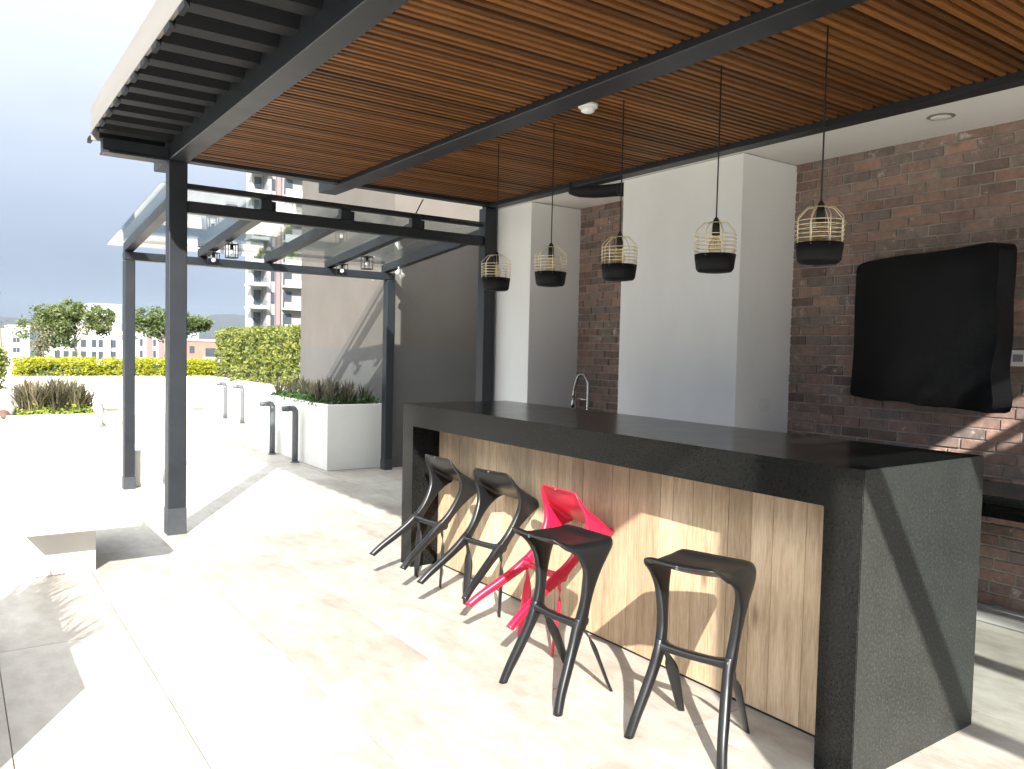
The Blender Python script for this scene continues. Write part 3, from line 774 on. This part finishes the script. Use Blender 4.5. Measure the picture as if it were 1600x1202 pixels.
# ------------------------------------------------------------------ vegetation
def leaves(pts, size, mat, name, parent=None, jitter=.35, normals=None, asp=.5):
    vs, fs = [], []
    for i, p in enumerate(pts):
        s = size*random.uniform(1-jitter, 1+jitter)
        d = Vector((random.gauss(0, 1), random.gauss(0, 1), random.gauss(0, .8))).normalized()
        if normals: d = (d + Vector(normals[i])*1.0).normalized()
        q = Vector((random.gauss(0, 1), random.gauss(0, 1), random.gauss(0, 1))); w = (q - d*q.dot(d)).normalized()
        nrm = d.cross(w)
        p = Vector(p); k = len(vs)
        vs += [p - d*s*.5, p + w*s*asp*.5 + nrm*s*.08, p + d*s*.5, p - w*s*asp*.5 + nrm*s*.08]
        fs.append((k, k+1, k+2, k+3))
    o = mesh_obj(name, vs, fs, mat, parent); return o
def hedge(x0, x1, y0, y1, z0, z1, n, size, mat, label, rough=.04, name='hedge'):
    cx, cy = (x0+x1)/2, (y0+y1)/2
    t = empty(name, (cx, cy, z0), label, 'hedge')
    a, b, h = (x1-x0)/2, (y1-y0)/2, z1-z0
    pts = []
    for _ in range(n):
        f = random.random(); u, v = random.uniform(-1, 1), random.uniform(-1, 1)
        areas = [2*b*h, 2*b*h, 2*a*h, 2*a*h, 4*a*b]
        k = random.choices(range(5), areas)[0]
        d = abs(random.gauss(0, rough)) - rough*.6
        wav = .03*math.sin(u*17+v*3)+.03*math.sin(v*11)
        if k == 0: p = (-a+d+wav*.5, v*b, (u*.5+.5)*h)
        elif k == 1: p = (a-d, v*b, (u*.5+.5)*h)
        elif k == 2: p = (u*a, -b+d+wav*.5, (v*.5+.5)*h)
        elif k == 3: p = (u*a, b-d, (v*.5+.5)*h)
        else: p = (u*a, v*b, h-d+wav*.7)
        nz = mnoise.noise(Vector(p)*4.5 + Vector((x0, y0, 0)))
        if nz < -.12 and random.random() < .75: continue
        p = Vector(p) + Vector((0, 0, .03*nz if k == 4 else 0)) + Vector((-.035*nz if k == 0 else 0, -.035*nz if k == 2 else 0, 0))
        pts.append(p)
    for _ in range(int(70*b*a+40)):                       # stray shoots above the cut
        q = Vector((random.uniform(-a, a), random.uniform(-b, b), h))
        for j in range(3): pts.append(q + Vector((random.gauss(0, .012), random.gauss(0, .012), .012+.022*j)))
    leaves(pts, size, mat, 'foliage', t)
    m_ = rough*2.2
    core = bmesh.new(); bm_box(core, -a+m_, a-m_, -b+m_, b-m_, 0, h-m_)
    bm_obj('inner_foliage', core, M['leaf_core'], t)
    for i in range(3): tube('stem', [((i-1)*a*.6, 0, -.05), ((i-1)*a*.6+.02, .02, h*.5)], [.02, .012], M['bark'], t, 6)
    return t
hedge(-1.50, 2.08, 15.66, 16.2, .715, 1.055, 13000, .056, M['leaf_yellow'], 'low clipped yellow-green hedge along the far terrace edge', .04)
hedge(1.98, 2.60, 10.45, 15.40, .72, 1.70, 16500, .072, M['leaf_hedge'], 'tall clipped green hedge left of the taupe wall', .045)
def strap_plant(loc, h, spread, n, mat, label, group, w=.022, name='strap_leaf_plant'):
    t = empty(name, loc, label, 'plant', group)
    vs, fs = [], []
    for i in range(n):
        a = random.uniform(0, 2*math.pi); L = h*random.uniform(.6, 1.1); sp_ = spread*random.uniform(.25, 1.0)
        dx, dy = math.cos(a), math.sin(a); px, py = -dy, dx
        ww = w*random.uniform(.7, 1.2); base = Vector((random.gauss(0, spread*.12), random.gauss(0, spread*.12), 0)); k = len(vs)
        for j in range(5):
            s = j/4; r = sp_*(s**1.6); z = L*(s - .22*s*s*(sp_/spread))
            wid = ww*(.55+.9*s)*(1-s)**.6 if j < 4 else 0
            c = base + Vector((dx*r, dy*r, z))
            vs += [c + Vector((px, py, 0))*wid*.5, c - Vector((px, py, 0))*wid*.5]
        for j in range(4): a0 = k+2*j; fs.append((a0, a0+1, a0+3, a0+2))
    mesh_obj('blades', vs, fs, mat, t)
    tube('crown_base', [(0, 0, -.03), (0, 0, .04)], [.03, .02], M['bark'], t, 8)
    return t
# near planter: bronze strap plants and ground cover
for i in range(18):
    x = 1.20 + (i % 3)*.2 + random.uniform(-.05, .05); y = 7.42 + (i//3)*.34 + random.uniform(-.08, .08)
    strap_plant((x, y, .71), random.uniform(.27, .40), .17, 46, M['leaf_bronze'] if y < 8.5 else M['leaf_straw'], 'bronze strap-leaf plant in the white planter beside the taupe wall', 'strap-leaf plants in the white planter', .024)
pts = [(random.uniform(1.12, 1.76), random.uniform(7.28, 9.25), .735+abs(random.gauss(0, .05))) for _ in range(3600)]
pts += [(random.uniform(1.07, 1.14), random.uniform(7.5, 9.25), .76+random.gauss(0, .02)) for _ in range(260)]
o = leaves(pts, .052, M['leaf_green'], 'ground_cover', None, .4); tag(o, 'dark green ground cover filling the white planter beside the taupe wall', 'ground cover', kind='stuff')
pts = [(random.uniform(1.97, 2.2), random.uniform(10.2, 15.3), .75+abs(random.gauss(0, .07))) for _ in range(2200)]
o = leaves(pts, .06, M['leaf_straw'], 'dry_ground_cover', None, .4); tag(o, 'straw coloured ground cover at the foot of the tall hedge', 'ground cover', kind='stuff')
for i in range(9):
    strap_plant((2.06+random.uniform(-.03, .05), 10.55+i*.5, .72), random.uniform(.2, .3), .14, 30, M['leaf_straw'], 'straw coloured strap-leaf plant below the tall hedge', 'strap-leaf plants below the tall hedge', .02)
# left planter: bronze grasses, lime ground cover, stones, shrub
for i, (x, y, h, s_) in enumerate(((-1.50, 13.42, .64, .30), (-1.36, 13.30, .70, .29), (-1.20, 13.5, .73, .30), (-1.05, 13.32, .74, .31), (-.90, 13.48, .72, .30), (-.76, 13.34, .66, .29), (-.66, 13.5, .54, .27), (-1.42, 13.85, .70, .3), (-1.0, 13.9, .72, .31), (-1.58, 13.7, .6, .3))):
    strap_plant((x, y, .21), h, s_*1.3, 110, M['leaf_straw'] if i % 3 else M['leaf_bronze'], 'bronze and straw coloured tall grass clump in the low planter at the left', 'tall grass clumps in the left planter', .034, 'ornamental_grass')
pts = [(random.uniform(-1.62, -.54), random.uniform(13.1, 13.6), .225+abs(random.gauss(0, .06))) for _ in range(1700)]
o = leaves(pts, .075, M['leaf_lime'], 'lime_ground_cover', None, .4); tag(o, 'lime green ground cover at the foot of the tall grasses', 'ground cover', kind='stuff')
pts = [(random.uniform(-2.3, -.56), random.uniform(13.4, 14.5), .22+abs(random.gauss(0, .08))) for _ in range(2200)]
o = leaves(pts, .075, M['leaf_green'], 'low_ground_cover', None, .4); tag(o, 'dark green ground cover behind the tall grasses at the left', 'ground cover', kind='stuff')
def stone(loc, s, mat, label, name):
    bm = bmesh.new(); bmesh.ops.create_icosphere(bm, subdivisions=3, radius=1)
    for v in bm.verts:
        c = v.co; k = 1 + .12*math.sin(c.x*5+1)+.10*math.sin(c.y*7+2)+.08*math.sin(c.z*9)
        v.co = Vector((c.x*s[0]*k, c.y*s[1]*k, max(-.3, c.z)*s[2]*k))
    o = bm_obj(name, bm, mat, None, smooth=True, loc=loc); tag(o, label, 'rock')
stone((-1.80, 13.55, .28), (.28, .22, .30), M['boulder'], 'pale boulder at the left picture edge among the plants', 'boulder')
stone((-1.83, 13.16, .22), (.15, .09, .10), M['rock'], 'small brown stone at the left picture edge in front of the boulder', 'brown_rock')
def shrub(loc, r, h, n, size, mat, label, name='shrub'):
    t = empty(name, loc, label, 'shrub')
    pts = []
    cl = [(random.gauss(0, r*.45), random.gauss(0, r*.45), h*random.uniform(.25, .95)) for _ in range(14)]
    for _ in range(n):
        c = random.choice(cl); pts.append((c[0]+random.gauss(0, r*.22), c[1]+random.gauss(0, r*.22), max(.02, c[2]+random.gauss(0, h*.10))))
    leaves(pts, size, mat, 'foliage', t)
    for i in range(5):
        c = cl[i]; tube('stem', [(0, 0, -.04), (c[0]*.4, c[1]*.4, c[2]*.5), c], [.016, .011, .005], M['bark'], t, 6)
shrub((-1.95, 14.2, .22), .26, 1.0, 1900, .085, M['leaf_hedge'], 'yellow-green leafy shrub at the left picture edge behind the boulder')
# plants whose shadow falls into the left foreground
for i in range(5):
    strap_plant((-2.66-.05*(i % 2), 1.85+i*.26, .46), .50, .20, 80, M['leaf_bronze'], 'bronze strap-leaf plant in the planter left of the viewer', 'strap-leaf plants in the planter left of the viewer', .024)

def tree(loc, trunk, crown_, label, n=2600, size=.085, mat='leaf_tree', rads=(.05, .03)):
    """trunk: points from the base; crown: list of (centre, radius) lobes, all local"""
    t = empty('tree', loc, label, 'tree', 'small trees beyond the far hedge')
    crown = [(c, r*1.22) for c, r in crown_]
    tr = tube('trunk', trunk, [rads[0]+(rads[1]-rads[0])*i/(len(trunk)-1) for i in range(len(trunk))], M['bark'], t, 10, 4)
    top = Vector(trunk[-1])
    for c, r in crown:
        c = Vector(c); mid = (top+c)/2 + Vector((random.uniform(-.1, .1), random.uniform(-.1, .1), .04))
        tube('limb', [top - Vector((0, 0, .12)), mid, c], [.022, .014, .006], M['bark'], tr, 6, 3)
    tot = sum(r**2 for _, r in crown); pts = []
    for c, r in crown:
        c = Vector(c); tw = [c + Vector((random.gauss(0, .5), random.gauss(0, .5), random.gauss(0, .32)))*r for _ in range(max(5, int(26*r)))]
        for _ in range(int(n*r*r/tot)):
            q = random.choice(tw); pts.append(q + Vector((random.gauss(0, 1), random.gauss(0, 1), random.gauss(0, .7)))*r*.20)
    leaves(pts, size, M[mat], 'crown', t)
tree((.66, 24.0, -.42), [(0, 0, 0), (-.02, 0, .9), (-.10, 0, 1.35), (-.35, 0, 1.75)],
     [((-.85, 0, 2.05), .46), ((-.45, .1, 2.3), .42), ((-.95, -.1, 2.45), .38), ((-.15, 0, 2.55), .36), ((.2, .1, 2.6), .32), ((.35, -.1, 2.25), .30), ((-.55, 0, 2.62), .34), ((.55, 0, 2.62), .22)],
     'small leafy tree with a leaning trunk beyond the hedge, left of both posts', 9500, .085)
tree((2.80, 24.0, -.42), [(0, 0, 0), (.04, 0, .9), (0, 0, 1.5), (-.06, 0, 1.95)],
     [((-.45, 0, 2.25), .40), ((0, .1, 2.45), .42), ((.5, -.1, 2.4), .38), ((.9, 0, 2.48), .32), ((-.55, 0, 2.55), .30), ((.35, 0, 2.66), .28), ((1.1, 0, 2.3), .22)],
     'small leafy tree with a pale trunk beyond the hedge, behind the near post', 9000, .085)
tree((-1.36, 24.0, -.3), [(0, 0, 0), (0, 0, 1.2), (-.05, 0, 2.2), (-.1, 0, 2.9)],
     [((-.35, 0, 2.9), .42), ((-.5, 0, 3.4), .36), ((-.42, 0, 2.4), .3)],
     'sparse pale tree at the far left picture edge', 700, .06, 'leaf_straw')
shrub((-.92, 17.6, .9), .16, .95, 500, .06, M['leaf_straw'], 'straw coloured feathery shrub behind the left end of the yellow hedge', 'feathery_shrub')

# ------------------------------------------------------------------ buildings
def windows(t, face_y, xs, zs, w, h, frame=True):
    for z in zs:
        for x in xs:
            wn = box('window', x-w/2, x+w/2, face_y-.06, face_y+.10, z, z+h, M['bglass'], t)
            if frame:
                box('sill', -w/2-.15, w/2+.15, -.22, -.085, -.16, -.02, M['bwhite'], wn)
def tower():
    t = empty('apartment_tower', (28.2, 100, -24), 'tall apartment tower with white balconies left of the taupe wall', 'building')
    # local: x 0..9, y 0.., z 0..70
    box('core', 2.3, 9, 0, 5, 0, 64, M['bgrey'], t); box('side_body', .9, 2.28, 1.6, 4, 0, 64, M['bwhite'], t)
    box('mauve_pier', 3.45, 4.0, -.45, -.01, 0, 64, M['bmauve'], t)
    box('grey_pier', 2.31, 2.8, -.25, -.01, 0, 64, M['bgrey'], t)
    box('roof_slab', 0, 9.2, -.6, 5.2, 64.01, 64.5, M['bwhite'], t)
    for k in range(22):
        z = .9 + 2.87*k + .25
        if not 22 < z < 52: continue
        sl_ = box('balcony_slab', 0, 2.28, -1.3, 1.58, z, z+.28, M['bwhite'], t)
        box('parapet', -1.14, 1.14, -1.44, -1.36, .28, .42, M['bwhite'], sl_); box('glass_rail', -1.14, 1.14, -1.42, -1.39, .425, 1.05, M['glass'], sl_)
        box('side_parapet', -1.14, -1.06, -1.34, .9, .28, .42, M['bwhite'], sl_)
        wn = box('window', 1.2, 2.1, 1.5, 1.59, z+.5, z+2.5, M['bglass'], t)
        wn = box('window', 2.95, 3.35, -.10, -.01, z+.8, z+2.2, M['bglass'], t)
        sl2 = box('balcony_slab', 4.3, 7.5, -1.3, -.02, z, z+.28, M['bwhite'], t)
        box('parapet', -1.6, 1.6, -.64, -.56, .28, 1.0, M['bwhite'], sl2)
        wn = box('window', 4.5, 5.6, -.08, -.012, z+.35, z+2.4, M['bglass'], t)
tower()
# white slab block, left
t = empty('white_apartment_block', (5.2, 150, -24), 'white apartment block with four rows of windows at the far left', 'building')
box('wall', 0, 3.0, 0, 10, 0, 27.3, M['bwhite'], t); box('roof', -.1, 3.1, -.1, 10.1, 27.31, 27.6, M['roof'], t)
windows(t, 0, (.85, 1.35), [z for z in (18.4, 20.0, 21.6, 23.2, 24.8)], .42, .7, False)
box('side_wing', -2.2, -.02, 2, 10, 0, 27.0, M['btan'], t)
t = empty('stepped_white_building', (11.2, 150, -24), 'stepped white building behind the leaning tree and the far post', 'building')
box('wall', 0, 5.6, 1.5, 14, 0, 28.0, M['bwhite'], t); box('tall_wing', 5.62, 10.6, .6, 14, 0, 31.4, M['bwhite'], t)
box('dark_slot', 5.8, 9.6, .50, .61, 28.6, 29.2, M['bglass'], t); box('tan_band', 4.6, 8.0, .9, 1.49, 26.6, 27.7, M['btan'], t)
box('roof', -.1, 5.6, 1.4, 14, 28.01, 28.3, M['roof'], t); box('roof', 5.62, 10.7, .5, 14, 31.41, 31.7, M['roof'], t)
windows(t, 1.5, (1.0, 2.3, 3.6, 4.9), (18.2, 20.2, 22.2, 24.2), .8, 1.3, False)
windows(t, .6, (6.4, 7.4, 9.4), (18.2, 20.2, 22.2, 24.2), .7, 1.3, False)
box('pier', 8.3, 8.9, .2, .59, 0, 26.0, M['btan'], t)
box('green_wing', -4.6, -.02, 4, 14, 0, 23.4, simple('pale_green_wall', (.30, .36, .33), .85), t)
t = empty('brown_striped_building', (24.1, 150, -24), 'brown and white striped building seen between the two steel posts', 'building')
box('wall', 0, 7.5, 0, 10, 0, 27.5, M['bwhite'], t); box('roof', -.1, 7.6, -.1, 10.1, 27.51, 27.9, M['roof'], t)
for x in (1.7, 3.6, 5.4): box('brown_stripe', x, x+.9, -.12, -.01, 0, 26.5, M['bmauve'], t)
windows(t, 0, (.8, 2.95, 4.8, 6.8), (18.2, 20.4, 22.6, 24.6), .45, 1.2, False)
t = empty('red_brick_house', (30.0, 140, -24), 'red brick building with white balcony beyond the hedge, right of the near post', 'building')
box('wall', 0, 6.6, 0, 12, 0, 25.6, M['bred'], t); box('roof', -.15, 6.75, -.15, 12, 25.61, 26.0, M['roof'], t)
windows(t, 0, (1.0,), (21.4, 23.6), .8, 1.2, False)
bl = box('balcony_slab', 2.6, 6.4, -1.2, -.01, 21.9, 22.2, M['bwhite'], t); box('parapet', -1.9, 1.9, -.6, -.52, .3, 1.1, M['bwhite'], bl)
windows(t, 0, (4.5,), (22.9,), 2.6, 1.6, False)
# a low line of further roofs and trees between the buildings
for i, (x, y, w, h, mt) in enumerate(((-12, 190, 9, 25.5, 'btan'), (52, 260, 12, 26, 'bwhite'), (62, 330, 16, 27.5, 'btan'), (44, 420, 22, 29.5, 'bwhite'), (95, 520, 30, 31, 'bwhite'))):
    t = empty('distant_house', (x, y, -24), ['low tan house behind the left picture edge', 'low white house beyond the hedge, under the hill', 'low tan house beyond the hedge, farther back', 'wide white house far off below the hill', 'wide white house on the far hill foot beside the tower'][i], 'building')
    box('wall', 0, w, 0, 10, 0, h, M[mt], t); box('roof', -.2, w+.2, -.2, 10.2, h+.01, h+.4, M['roof'], t)
    windows(t, 0, [w*(k+.5)/5 for k in range(5)], [h-2.2, h-4.6], w*.09, 1.2, False)

# ------------------------------------------------------------------ haze
hm = bpy.data.materials.new('haze'); hm.use_nodes = True; hn = hm.node_tree.nodes; hn.clear()
ho = hn.new('ShaderNodeOutputMaterial'); pv = hn.new('ShaderNodeVolumePrincipled')
pv.inputs['Color'].default_value = (.62, .78, 1, 1); pv.inputs['Density'].default_value = .00010; pv.inputs['Anisotropy'].default_value = .0
hm.node_tree.links.new(pv.outputs[0], ho.inputs['Volume'])
hz = box('haze', -1610, 1610, -310, 1710, -25.6, 75, hm); tag(hz, kind='stuff')
